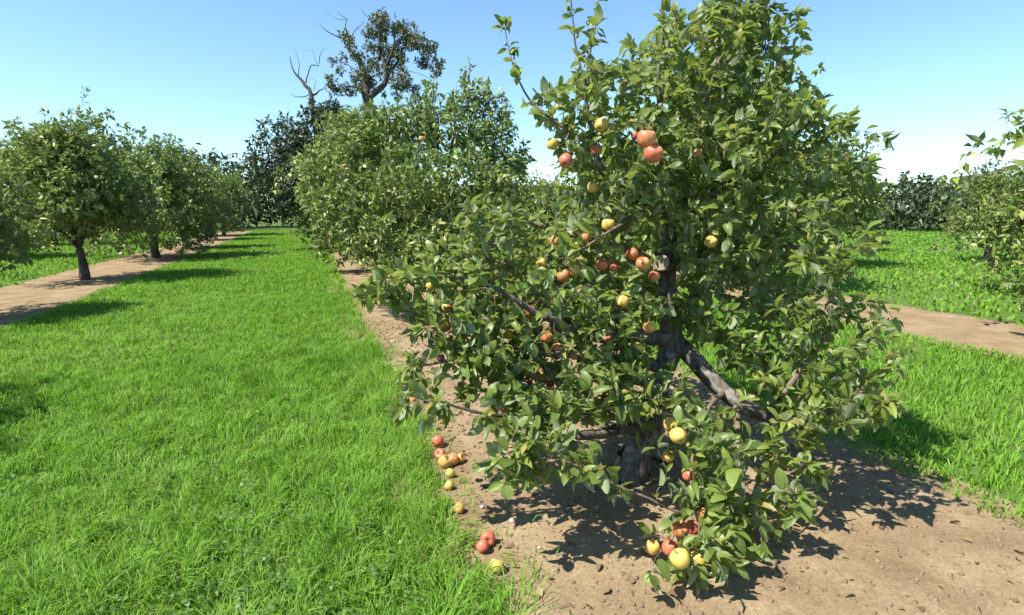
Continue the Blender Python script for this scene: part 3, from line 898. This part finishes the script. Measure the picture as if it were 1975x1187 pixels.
FALLEN = [
 (845, 856, 24, .85, 'red fallen apple lying farthest up the soil edge, apart from the heap'),
 (849, 880, 20, .72, 'orange-red fallen apple at the upper end of the heap by the grass'),
 (858, 896, 24, .40, 'yellow and red fallen apple at the grass side of the heap'),
 (873, 891, 23, .55, 'orange fallen apple in the middle of the heap'),
 (888, 887, 17, .50, 'tan fallen apple at the soil side of the heap'),
 (868, 914, 16, .04, 'small green-yellow fallen apple just below the heap'),
 (866, 940, 16, .38, 'pale tan fallen apple sunk in the grass edge below the heap'),
 (885, 986, 20, .52, 'rotting orange fallen apple alone at the grass edge'),
 (941, 1048, 28, .92, 'bright red fallen apple lying on soil at the near grass edge'),
 (931, 1064, 23, .80, 'orange-red fallen apple touching the bright red one'),
 (958, 1100, 27, .03, 'yellow-green fallen apple nearest to the camera in the grass edge'),
 (853, 812, 13, .45, 'small tan fallen apple under the outermost leaves'),
]
fallen_xy = []
for k, (px, py, dia, bl, lab) in enumerate(FALLEN):
    p = G(px, py, .04)
    d = project(p[None])[2][0]
    sz = float(np.clip(dia * d / FPX * 1.06, .055, .085))
    h = soil_h(p[0], p[1])
    fallen_xy.append(p[:2])
    put_apple((p[0], p[1], h + sz * .45), sz, bl, lab, 'windfall apples along the soil edge', (ar.uniform(-1.2, 1.2), ar.uniform(-1.2, 1.2)), ar.uniform(0, 6), k)
fallen_xy = np.array(fallen_xy)

# ------------------------------------------------------------------ the second tree of the row and the row trees behind
base2 = np.array([1.85, 8.4, 0])
tree2 = thing('apple_tree', 'dense bushy apple tree behind the fruit-laden one, its crown topped by thin upright shoots', 'tree', base2)
g2 = Grow(21)
c2 = lambda px, py, d=8.3: P(px, py, d)
g2.limb([base2 - [0, 0, .05], base2 + [.02, 0, .5], base2 + [0, .05, .95]], [.15, .11, .10], step=.08, sides=10, gnarl=.2)
hub = base2 + [0, .05, .95]
for px, py, dd in [(640, 400, 8.0), (700, 300, 8.2), (780, 240, 8.3), (880, 230, 8.4), (960, 300, 8.5), (980, 400, 8.4), (760, 420, 7.4), (880, 380, 7.3), (640, 330, 8.6), (850, 300, 9.3)]:
    e = P(px, py, dd)
    g2.limb([hub, hub * .55 + e * .45 + [0, 0, .12], e], [.06, .035, .012], step=.10, sides=6, gnarl=.1)
for (x0, y0, x1, y1) in [(830, 230, 835, 145), (900, 230, 905, 122), (930, 230, 940, 150), (870, 220, 880, 165), (965, 270, 972, 175), (780, 250, 790, 205), (850, 240, 845, 180)]:
    g2.limb([P(x0, y0, 8.3), P((x0 + x1) / 2 + 3, (y0 + y1) / 2, 8.3), P(x1, y1, 8.3)], [.010, .006, .003], step=.08, sides=4, gnarl=0)
LOBES2 = [
 (665, 255, 8.3, 50, 35, .5, 1), (730, 235, 8.3, 55, 32, .5, 1), (800, 235, 8.3, 55, 40, .5, 1), (610, 330, 8.3, 35, 40, .5, 1), (690, 300, 8.2, 75, 60, .7, 1), (640, 340, 8.2, 55, 50, .6, 1), (770, 270, 8.3, 85, 55, .8, 1), (880, 260, 8.4, 85, 60, .8, 1), (950, 290, 8.5, 60, 70, .7, 1),
 (700, 380, 7.8, 90, 60, .7, 1), (800, 360, 7.6, 100, 80, .8, 1), (910, 370, 7.9, 95, 80, .8, 1), (970, 350, 8.4, 45, 75, .6, 1), (650, 410, 8.0, 55, 50, .6, 1),
 (710, 450, 7.6, 70, 45, .6, 1), (800, 460, 7.4, 90, 50, .6, 1), (900, 450, 7.6, 90, 60, .6, .8), (745, 500, 7.5, 45, 28, .4, 1.1), (830, 510, 7.5, 80, 32, .5, 1), (920, 510, 7.6, 70, 35, .5, .9), (700, 475, 7.7, 40, 22, .4, 1),
 (830, 195, 8.3, 16, 45, .2, 1.0), (905, 175, 8.3, 20, 50, .2, .9), (940, 195, 8.3, 18, 45, .2, .9), (870, 205, 8.3, 25, 25, .2, .8), (970, 225, 8.4, 15, 45, .2, .8), (700, 245, 8.3, 50, 30, .4, .9), (1005, 310, 8.5, 20, 40, .3, .9), (610, 380, 8.4, 30, 50, .4, 1),
]
g2.reach(lobe_points(g2.rng, LOBES2, 600.0), step=.09, rbase=.006, rtip=.0022)
m2 = g2.leaves(.077, gap=.029, tip=6, frac=.9, spur=.3)
v2 = g2.rng.integers(0, 24, len(m2))
print('second tree leaves', len(m2))
sh = .25 * vnoise(m2[:, :, 3], .9, 3) + .25 * vnoise(m2[:, :, 3], 3.5, 8)
finish_tree(g2, tree2, M_BARK_FAR, M_TWIG, M_LEAF_FAR, m2, COARSE, v2, tint_shift=sh)
for k, (px, py, bl, lab) in enumerate([(813, 268, .6, 'tiny orange apple high in the dense bushy tree'), (748, 386, .45, 'tiny yellow-orange apple low in the dense bushy tree'),
                                       (664, 322, .75, 'tiny reddish apple on the lane side of the dense bushy tree')]):
    q = P(px, py, 7.35 if k < 2 else 7.6)
    put_apple(q, .075, bl, lab, 'apples on the bushy tree', (0.1, 0), 2 + k, k)

def generic_tree(seed, label, group, leafmat, H=3.4, Rr=1.6, n=1900, leaf=.12, loc=(0, 0, 0), low=.6):
    root = thing('apple_tree', label, 'tree', (0, 0, 0), group)
    gg = Grow(seed)
    rg = gg.rng
    gg.limb([(0, 0, -.05), (.03, .0, .4), (0, .03, .85)], [.13, .10, .09], step=.1, sides=8, gnarl=.2)
    for i in range(11):
        a = i * 2.4 + rg.uniform(-.3, .3); el = rg.uniform(.1, 1.3)
        e = np.array([math.cos(a) * math.cos(el) * Rr * .75, math.sin(a) * math.cos(el) * Rr * .75, .9 + math.sin(el) * (H - 1.3)])
        gg.limb([(0, .03, .85), e * .5 + [0, 0, .5], e], [.05, .03, .010], step=.12, sides=5, gnarl=0)
    nl = 20
    lth = np.arange(nl) * 2.4 + rg.uniform(-.4, .4, nl); lz = rg.random(nl) ** .9
    lr = Rr * (1 - .55 * lz ** 2.2) * rg.uniform(.45, .88, nl)
    lc = np.stack([lr * np.cos(lth), lr * np.sin(lth), low + .3 + lz * (H - low - .55)], 1)
    lc = np.vstack([lc, [[0, 0, H * .55], [0, .1, H * .75], [.2, -.1, H * .4]]])
    wh = rg.integers(0, len(lc), n)
    pts = lc[wh] + rg.normal(0, 1, (n, 3)) * np.array([.24, .24, .20]) * Rr * rg.uniform(.6, 1.25, (len(lc), 1))[wh]
    pts[:, 2] = np.maximum(pts[:, 2], low * .7)
    m_ = 26
    sh_ = lc[rg.integers(0, len(lc), m_)] + np.stack([rg.normal(0, .18, m_), rg.normal(0, .18, m_), rg.uniform(.25, .95, m_)], 1)
    gg.reach(np.vstack([pts, sh_]), step=.12, rbase=.006, rtip=.003)
    mm = gg.leaves(leaf, gap=.055, tip=7, frac=.9)
    vv_ = rg.integers(0, 24, len(mm))
    finish_tree(gg, root, M_BARK_FAR, M_TWIG, leafmat, mm, COARSE, vv_, tint_shift=.25 * vnoise(mm[:, :, 3], .9, seed))
    root.location = loc
    return root

protoA = generic_tree(31, 'broad low apple tree, third in the row beyond the bushy one', 'apple trees of the orchard rows', M_LEAF_FAR, H=3.4, Rr=1.9, loc=(1.6, 13.9, 0), low=.35)
protoB = generic_tree(32, 'taller rounded apple tree across the far grass lane, in line with the near trunk', 'apple trees of the orchard rows', M_LEAF_FAR, H=3.9, Rr=1.7, loc=(8.3, 9.4, 0), low=.7)
ORD = ['first', 'second', 'third', 'fourth', 'fifth', 'sixth', 'seventh', 'eighth']
protoC = generic_tree(33, 'small loose apple tree, the nearest one standing across the grass lane', 'apple trees of the orchard rows', M_LEAF_PALE, H=3.1, Rr=1.35, n=1100, leaf=.11, loc=(-5.1, 5.0, 0), low=.8)
cr = np.random.default_rng(77)
for k, y in enumerate([19.2, 24.6, 30.0, 36.0]):
    copy_tree(protoA if k % 2 else protoB, (1.8 + cr.normal(0, .1), y, 0), cr.uniform(0, 6), (1, 1, .92 + .1 * cr.random()), f'apple tree standing {ORD[k + 3]} in the row of the fruit-laden tree')
for k, y in enumerate([2.6, 14.6, 20.2, 25.8, 31.5, 37.5]):
    s_ = .95 + .2 * cr.random() if k == 0 else .66 + .12 * cr.random()
    copy_tree(protoB if k % 2 else protoA, (8.3 + cr.normal(0, .15), y, 0), cr.uniform(0, 6), (s_, s_, s_), f'apple tree standing {ORD[k + (k > 0)]} in the row across the far grass lane')
for k, y in enumerate([10.2, 15.2, 21.6, 26.4, 33.4, 39.0]):
    s_ = .78 + .36 * cr.random()
    k += 1
    copy_tree([protoA, protoB, protoC][(k * 2) % 3], (-5.0 + cr.normal(0, .15), y, 0), cr.uniform(0, 6), (s_, s_, s_), f'apple tree standing {ORD[k]} in the row along the other side of the grass lane')
for k, y in enumerate([5, 11, 16.5, 23, 29, 36]):
    s_ = .7 + .25 * cr.random()
    copy_tree([protoA, protoC, protoB][k % 3], (19.6, y, 0), cr.uniform(0, 6), (s_, s_, s_), f'apple tree standing {ORD[k]} in the third row beyond the far lane')
for k, (x, y) in enumerate([(13.8, 6), (13.8, 12), (14, 18), (14, 25), (13.8, 32), (-11, 16), (-11, 23), (-11, 31)]):
    s_ = .68 + .2 * cr.random() + .25 * (k > 4)
    copy_tree(protoB if k % 2 else protoA, (x, y, 0), cr.uniform(0, 6), (s_, s_, s_), (f'apple tree standing {ORD[k]} in the second row beyond the far lane' if k < 5 else f'apple tree standing {ORD[k - 5]} in the outermost row past the grass lane'))

# ------------------------------------------------------------------ tall old tree, dead tree and dark trees at the end of the lane
def zz1(zx, zy):
    return 580 + zx / 4.239, 20 + zy / 4.239
def lobes_tree(name, label, cat, depth, limbs_, lobes_, leafmat, bark, per, leaf, rd, seed, gap=.12, tip=7, step=.25, group=None, foot=None, rtip=.008):
    p0 = P(*limbs_[0][0][:2], depth)
    base = np.array([p0[0], p0[1], 0.0])
    root = thing(name, label, cat, base, group)
    gg = Grow(seed)
    for i, rows in enumerate(limbs_):
        pts = [P(r[0], r[1], depth + (r[3] if len(r) > 3 else 0)) for r in rows]
        rr_ = [r[2] for r in rows]
        if i == 0:
            pts = [base - [0, 0, .1], base + [0, 0, .5 * pts[0][2]]] + pts
            rr_ = [rr_[0] * 1.5, rr_[0] * 1.15] + rr_
        gg.limb(pts, rr_, step=step, sides=8 if i == 0 else 5, gnarl=.12, wob=.06)
    if lobes_:
        L_ = [(x, y, depth + gg.rng.normal(0, rd * .6), r, r2, max(.3, min(r, r2) * depth / FPX), 1.0) for x, y, r, r2 in lobes_]
        gg.reach(lobe_points(gg.rng, L_, per), step=step, rbase=.012, rtip=rtip)
        mm = gg.leaves(leaf, gap=gap, tip=tip, frac=.9)
        finish_tree(gg, root, bark, bark, leafmat, mm, COARSE, gg.rng.integers(0, 24, len(mm)), tint_shift=.2 * vnoise(mm[:, :, 3], .5, seed))
    else:
        tb = Buf()
        for i, (p, r, s_, gn) in enumerate(gg.limbs):
            tube(tb, p, r, s_, gn, seed=i)
        link('trunk', tb.mesh('trunk', base), bark, root)
    return root

def ZL(rows):
    return [(*zz1(a, b), r, *dz) for a, b, r, *dz in rows]
tall_limbs = [ZL(r) for r in [
 [(570, 900, .24), (550, 800, .22), (530, 640, .19), (515, 520, .15), (480, 410, .11), (400, 330, .08), (385, 250, .06)],
 [(545, 720, .17), (640, 650, .14), (700, 560, .11), (685, 450, .09), (650, 320, .07), (650, 180, .05), (640, 60, .02)],
 [(700, 560, .08), (790, 420, .06, .4), (860, 280, .05, .4), (1000, 300, .03, .4), (1100, 420, .02, .4)],
 [(690, 470, .07), (760, 300, .05, -.4), (760, 150, .03, -.4)],
 [(390, 260, .04), (310, 215, .032), (220, 180, .024), (150, 110, .012)],
 [(390, 250, .04), (370, 160, .03), (372, 80, .022), (330, 40, .015), (295, 5, .010)],
 [(372, 80, .012), (300, 70, .010), (240, 40, .007), (190, 10, .005)],
 [(400, 300, .03), (430, 190, .02), (490, 130, .015), (525, 85, .010)],
 [(650, 180, .03), (580, 90, .02), (520, 30, .012), (495, -20, .008)],
 [(760, 200, .02), (880, 80, .014), (930, 160, .010), (1010, 240, .008)],
 [(515, 560, .05), (420, 470, .03), (330, 420, .02), (240, 420, .010)],
 [(530, 660, .05), (420, 620, .03), (280, 640, .015)],
 [(820, 480, .02), (960, 520, .012), (1050, 560, .008)], [(860, 600, .02), (880, 680, .010), (900, 760, .006)], [(640, 660, .015), (690, 720, .010), (720, 790, .006)],
]]
tall_lobes = [(*zz1(a, b), r / 4.24, r / 4.24) for a, b, r in [
 (650, 70, 80), (730, 130, 95), (860, 200, 115), (640, 190, 80), (560, 180, 60), (960, 260, 85), (1050, 320, 75), (1010, 410, 75), (1120, 440, 60), (1110, 490, 50), (880, 260, 70), (770, 360, 85), (660, 330, 75),
 (700, 420, 75), (820, 430, 65), (520, 500, 80), (560, 600, 80), (450, 540, 55), (370, 220, 60), (400, 270, 50), (460, 370, 60), (560, 290, 60), (820, 560, 85), (860, 610, 65), (760, 640, 55), (340, 400, 40),
 (250, 420, 35), (330, 490, 40), (250, 560, 50), (280, 640, 75), (380, 640, 55), (470, 640, 60), (600, 440, 65), (720, 520, 55), (950, 710, 60), (930, 640, 50), (690, 690, 30), (800, 700, 40), (640, 520, 40)]]
lobes_tree('old_tree', 'tall old tree with clumped dark foliage and bare upper branches behind the orchard row', 'tree', 26.0, tall_limbs, tall_lobes, M_LEAF_TALL, M_BARK_FAR, 190.0, .125, .6, 51, gap=.10, tip=7)
dead_limbs = [ZL(r) for r in [
 [(130, 960, .20), (90, 800, .19), (95, 690, .15), (40, 620, .12), (5, 570, .10), (-60, 500, .06), (-90, 380, .03)],
 [(95, 700, .09), (150, 660, .06), (200, 625, .03)], [(35, 600, .06), (60, 520, .05), (85, 455, .045), (140, 445, .04), (160, 380, .03), (185, 325, .018), (240, 318, .008)],
 [(135, 445, .025), (115, 390, .018), (100, 325, .012), (20, 330, .006)], [(70, 690, .05), (0, 710, .04), (-80, 690, .02)], [(-20, 540, .05), (-10, 440, .03), (-50, 300, .012)],
 [(100, 660, .03), (125, 580, .02), (80, 560, .012), (70, 610, .006)], [(185, 325, .010), (180, 290, .006), (215, 260, .004)],
]]
dead_limbs = [[(r[0], r[1], r[2] * (.62 if r[2] > .08 else .5), *r[3:]) for r in rows] for rows in dead_limbs]
lobes_tree('dead_tree', 'leafless grey dead tree with forked limbs beside the tall old tree', 'tree', 24.0, dead_limbs, None, None, M_BARK_DEAD, 0, 0, 0, 52)
lobes_tree('broadleaf_tree', 'dark olive rounded tree at the lane end below the dead tree', 'tree', 21.0,
           [[(612, 330, .16), (610, 280, .12), (615, 230, .08)], [(612, 290, .06), (580, 250, .04), (560, 230, .02)], [(612, 280, .06), (650, 240, .04), (660, 215, .02)]],
           [(620, 225, 40, 38), (595, 260, 45, 45), (640, 215, 35, 25), (570, 290, 50, 50), (600, 310, 45, 50), (650, 250, 35, 35), (540, 270, 50, 50), (520, 320, 50, 60), (590, 370, 50, 50), (545, 380, 50, 50)],
           M_LEAF_DARK, M_BARK_FAR, 90.0, .16, .6, 53, gap=.10)
lobes_tree('broadleaf_tree', 'tall shady tree rising behind the crown of the fruit-laden apple tree', 'tree', 16.0,
           [[(1400, 400, .18), (1400, 250, .14), (1395, 120, .10), (1390, 10, .05)], [(1400, 220, .06), (1440, 120, .04), (1470, 30, .02)], [(1400, 200, .05), (1370, 120, .03), (1360, 60, .02)]],
           [(1380, 45, 28, 40), (1355, 75, 22, 30), (1420, 40, 45, 60), (1460, 100, 50, 60), (1390, 130, 40, 50), (1440, 190, 60, 60), (1400, 260, 60, 60), (1340, 60, 12, 30), (1480, 220, 50, 60), (1430, -20, 50, 40)],
           M_LEAF_DARK, M_BARK_FAR, 110.0, .13, .5, 54, gap=.09)
# a wood closing the view beyond the orchard, one mass
wr = np.random.default_rng(88)
WP, WS = [], []
for k in range(150):
    az = R(-40 + 120 * (k + wr.random()) / 150)
    rr_ = wr.uniform(50, 62)
    H_, W_ = wr.uniform(3.0, 4.6) + 2.5 * (az < R(8)), wr.uniform(2.0, 3.4)
    n = 420
    u = unit(wr.normal(0, 1, (n, 3))) * (wr.random((n, 1)) ** .3)
    WP.append(np.array([rr_ * math.sin(az), rr_ * math.cos(az), H_ * .5]) + u * np.array([W_, W_, H_ * .5]))
WP = np.concatenate(WP)
fm = leaf_frames(WP, wr.normal(0, 1, WP.shape) + [0, 0, .2], wr.uniform(.3, .6, len(WP)), wr)
o = link('treeline', leaf_mesh('treeline', fm, wr.integers(0, 24, len(fm)), COARSE, tint_shift=.2 * vnoise(WP, .2, 4)), M_LEAF_DARK, kind='stuff')
tag(o, 'distant dark green wood closing the view beyond the orchard rows', 'wood')

# ------------------------------------------------------------------ grass, clover, stones, litter
gr = np.random.default_rng(5)
def in_view(x, y, m=.6):
    px, py, d = project(np.stack([x, y, np.full_like(x, .05)], 1))
    mm = m * FPX / np.maximum(d, .3)
    return (d > .2) & (px > -mm) & (px < 1975 + mm) & (py < 1187 + mm)

def scatter(x0, x1, y0, y1, dens):
    n = int((x1 - x0) * (y1 - y0) * dens)
    return gr.uniform(x0, x1, n), gr.uniform(y0, y1, n)

def blades(x, y, h, w, lean, tint, z0=0.0, flow=None):
    n = len(x)
    th = gr.random(n) * 6.283 if flow is None else flow * 2.5 + gr.normal(0, .9, n)
    dr = np.stack([np.cos(th), np.sin(th), np.zeros(n)], 1)
    sd = np.stack([-np.sin(th), np.cos(th), np.zeros(n)], 1)
    tw = gr.normal(0, .6, n)
    sd = sd * np.cos(tw)[:, None] + dr * np.sin(tw)[:, None]
    b = np.stack([x, y, np.full(n, z0) if np.isscalar(z0) else z0], 1)
    up = np.array([0, 0, 1.0])
    m1 = b + up * (h * .55)[:, None] + dr * (h * lean * .28)[:, None]
    tp = b + up * (h * (1 - .28 * lean))[:, None] + dr * (h * lean * .85)[:, None]
    v = np.stack([b - sd * w[:, None] * .5, b + sd * w[:, None] * .5, m1 + sd * w[:, None] * .42, m1 - sd * w[:, None] * .42, tp], 1)
    return v, tint

def grass_obj(name, label, parts):
    V, A = [], []
    for v, t in parts:
        V.append(v); A.append(np.repeat(t, 5))
    V = np.concatenate(V); n = len(V)
    i = np.arange(n)[:, None] * 5
    me = mesh_np(name, V.reshape(-1, 3), i + np.array([[3, 2, 4]]), i + np.array([[0, 1, 2, 3]]), {'tint': np.concatenate(A)})
    o = link(name, me, M_GRASS, kind='stuff')
    tag(o, label, 'grass')
    print(name, n)

def tints(n, x, y):
    p = np.stack([x, y, np.zeros(n)], 1)
    return np.clip(.48 + .26 * vnoise(p, .7, 31) + .16 * vnoise(p, 3.3, 32) + .14 * vnoise(p, 13, 33) + gr.normal(0, .24, n) + (gr.random(n) < .045) * .6, 0, 1)

parts = []
for (y0, y1, dens, hm, w) in [(0.6, 3.6, 6500, .120, .0056), (3.6, 6.5, 4300, .112, .0068), (6.5, 11, 2400, .09, .009), (11, 20, 900, .09, .015), (20, 46, 260, .095, .028)]:
    x, y = scatter(-5.2 if y0 < 6 else -4.0, 1.05, y0, y1, dens)
    e = edge_l(y) - x
    k = in_view(x, y) & ((e > 0) | (gr.random(len(x)) < np.exp(e / .07) * .5))
    fx = np.min(np.hypot(x[:, None] - fallen_xy[None, :, 0] * .985, y[:, None] - fallen_xy[None, :, 1] + .03), axis=1) if y0 < 6 else np.full(len(x), 9.0)
    k &= fx > .065
    x, y, e = x[k], y[k], e[k]
    n = len(x)
    p = np.stack([x, y, np.zeros(n)], 1)
    patch = .72 + .30 * vnoise(p, 1.7, 41) + .25 * vnoise(p, 5, 42) + .35 * vnoise(p, 13, 43)
    tall = 1 + 0.6 * np.exp(-((e - .12) / .16) ** 2) * (gr.random(n) < .75)
    h = hm * patch.clip(.35) * tall * gr.uniform(.6, 1.35, n)
    parts.append(blades(x, y, h, w * gr.uniform(.6, 1.4, n), gr.uniform(.15, 1.35, n), tints(n, x, y), .0 + .012 * (e < .1), 2.6 * vnoise(p, 6, 71) + 1.3 * vnoise(p, 2, 72)))
x, y = scatter(-5, .6, .6, 9, 75)
k = in_view(x, y) & (x < edge_l(y) - .03); x, y = x[k], y[k]; n = len(x)
parts.append(blades(x, y, gr.uniform(.06, .17, n), gr.uniform(.002, .0045, n), gr.uniform(.2, 1.5, n), gr.uniform(.96, 1.0, n)))
grass_obj('grass', 'lush bright green mown grass lane beside the bare soil strip', parts)
parts = []
for (y0, y1, dens, w) in [(.3, 9, 1300, .010), (9, 20, 420, .02), (20, 44, 120, .04)]:
    x, y = scatter(3.0, 7.2, y0, y1, dens)
    k = in_view(x, y) & (x > edge_r(y)); x, y = x[k], y[k]; n = len(x)
    parts.append(blades(x, y, .075 * gr.uniform(.6, 1.4, n), w * gr.uniform(.7, 1.3, n), gr.uniform(.2, 1.2, n), tints(n, x, y)))
grass_obj('grass', 'green grass of the far lane seen behind the apple tree trunk', parts)
parts = []
for (x0, x1, y0, y1, dens, w) in [(-14, -6, 9, 46, 90, .04), (9.2, 22, 3, 46, 80, .04), (22, 48, 8, 50, 24, .08)]:
    x, y = scatter(x0, x1, y0, y1, dens)
    k = in_view(x, y); x, y = x[k], y[k]; n = len(x)
    parts.append(blades(x, y, .09 * gr.uniform(.6, 1.4, n), w * gr.uniform(.7, 1.3, n), gr.uniform(.2, 1.2, n), tints(n, x, y)))
grass_obj('grass', 'distant grass under the outer orchard rows', parts)
# stray tufts in the soil edge
parts = []
for cx, cy in zip(gr.uniform(.75, 1.25, 60), gr.uniform(1.2, 8, 60)):
    n = int(gr.integers(12, 40))
    x, y = cx + gr.normal(0, .025, n), cy + gr.normal(0, .025, n)
    if abs(cx - edge_l(np.array([cy]))[0]) > .28:
        continue
    parts.append(blades(x, y, gr.uniform(.03, .085, n), gr.uniform(.0025, .004, n), gr.uniform(.4, 1.4, n), tints(n, x, y), .018))
grass_obj('grass_tufts', 'stray grass tufts creeping from the lane into the bare soil', parts)

# clover and broad-leaved weeds in the grass
def clover():
    M_, V_ = [], []
    cx, cy = scatter(-3.2, .75, .8, 4.6, 900)
    p = np.stack([cx, cy, np.zeros(len(cx))], 1)
    near = np.exp(-(((cx + .25) / .75) ** 2 + ((cy - 2.1) / .75) ** 2))
    k = in_view(cx, cy) & (cx < edge_l(cy) - .1) & (gr.random(len(cx)) < np.clip(near * .55 + .12 * (vnoise(p, 2.2, 61) > .35), 0.01, .9))
    cx, cy = cx[k], cy[k]
    for x, y in zip(cx, cy):
        h = gr.uniform(.035, .085)
        a0 = gr.random() * 6.28; s = gr.uniform(.014, .026)
        for j in range(3):
            a = a0 + j * 2.094
            d = np.array([math.cos(a), math.sin(a), gr.uniform(-.15, .35)])
            M_.append(leaf_frames(np.array([[x, y, h]]), d[None], np.array([s]), gr, 1.0, .25)[0]); V_.append(gr.integers(0, 24))
    M_ = np.array(M_)
    M_[:, :, 0] *= 1.7
    o = link('clover', leaf_mesh('clover', M_, np.array(V_), COARSE), M_CLOVER, kind='stuff')
    tag(o, 'patch of clover and small broad weeds in the near grass', 'clover')
clover()

# clods, pebbles and dry leaves on the soil
def rock(r, k):
    """small faceted lump: 12-vertex icosahedron, jittered"""
    ph = (1 + 5 ** .5) / 2
    v = np.array([(-1, ph, 0), (1, ph, 0), (-1, -ph, 0), (1, -ph, 0), (0, -1, ph), (0, 1, ph), (0, -1, -ph), (0, 1, -ph), (ph, 0, -1), (ph, 0, 1), (-ph, 0, -1), (-ph, 0, 1)]) / 1.9
    f = np.array([(0, 11, 5), (0, 5, 1), (0, 1, 7), (0, 7, 10), (0, 10, 11), (1, 5, 9), (5, 11, 4), (11, 10, 2), (10, 7, 6), (7, 1, 8), (3, 9, 4), (3, 4, 2), (3, 2, 6), (3, 6, 8), (3, 8, 9), (4, 9, 5), (2, 4, 11), (6, 2, 10), (8, 6, 7), (9, 8, 1)])
    rg = np.random.default_rng(900 + k)
    return v * rg.uniform(.75, 1.2, (12, 1)) * np.array([1, rg.uniform(.6, 1), rg.uniform(.45, .8)]) * r, f
bf = Buf()
x, y = scatter(.62, 3.3, .9, 8.0, 520)
k = in_view(x, y) & (x > edge_l(y) - .05); x, y = x[k], y[k]
zs = soil_z(np.stack([x, y, np.zeros(len(x))], 1))
for i in range(len(x)):
    v, f = rock(.0035 + .013 * gr.random() ** 3.5, i % 40)
    bf.add(v + [x[i], y[i], zs[i] + .001], f)
o = link('soil_clods', bf.mesh('soil_clods'), M_CLOD, kind='stuff'); tag(o, 'small crumbled soil clods strewn over the bare strip', 'soil')
for k, (px, py, r, lab) in enumerate([(989, 1012, .022, 'pale stone alone on the sunlit soil beside the branch shadow'), (1040, 1062, .014, 'small tan stone near the lowest edge of the bare soil'),
                                      (930, 985, .013, 'small stone on the sunlit soil beside the rotting orange windfall'), (758, 660, .03, 'flat pale stone on the far sunlit soil by the grass edge')]):
    p = G(px, py, .02)
    v, f = rock(r, 70 + k)
    o = link('stone', mesh_np('stone', v, f), M_STONE)
    o.location = (p[0], p[1], soil_h(p[0], p[1]) + r * .25)
    tag(o, lab, 'stone', 'stones on the soil')
x, y = scatter(.75, 3.2, 1.0, 8.0, 110)
k = in_view(x, y) & (gr.random(len(x)) < .35 + .65 * (y > 2.4)); x, y = x[k], y[k]; n = len(x)
zs = soil_z(np.stack([x, y, np.zeros(n)], 1)) + .006
th = gr.random(n) * 6.28
fm = leaf_frames(np.stack([x, y, zs], 1), np.stack([np.cos(th), np.sin(th), gr.normal(0, .15, n)], 1), gr.uniform(.02, .055, n), gr, 1.0, .35)
o = link('leaf_litter', leaf_mesh('leaf_litter', fm, gr.integers(0, 24, n), FINE), M_LITTER, kind='stuff')
tag(o, 'dry brown fallen leaves on the bare soil under the tree', 'leaves')
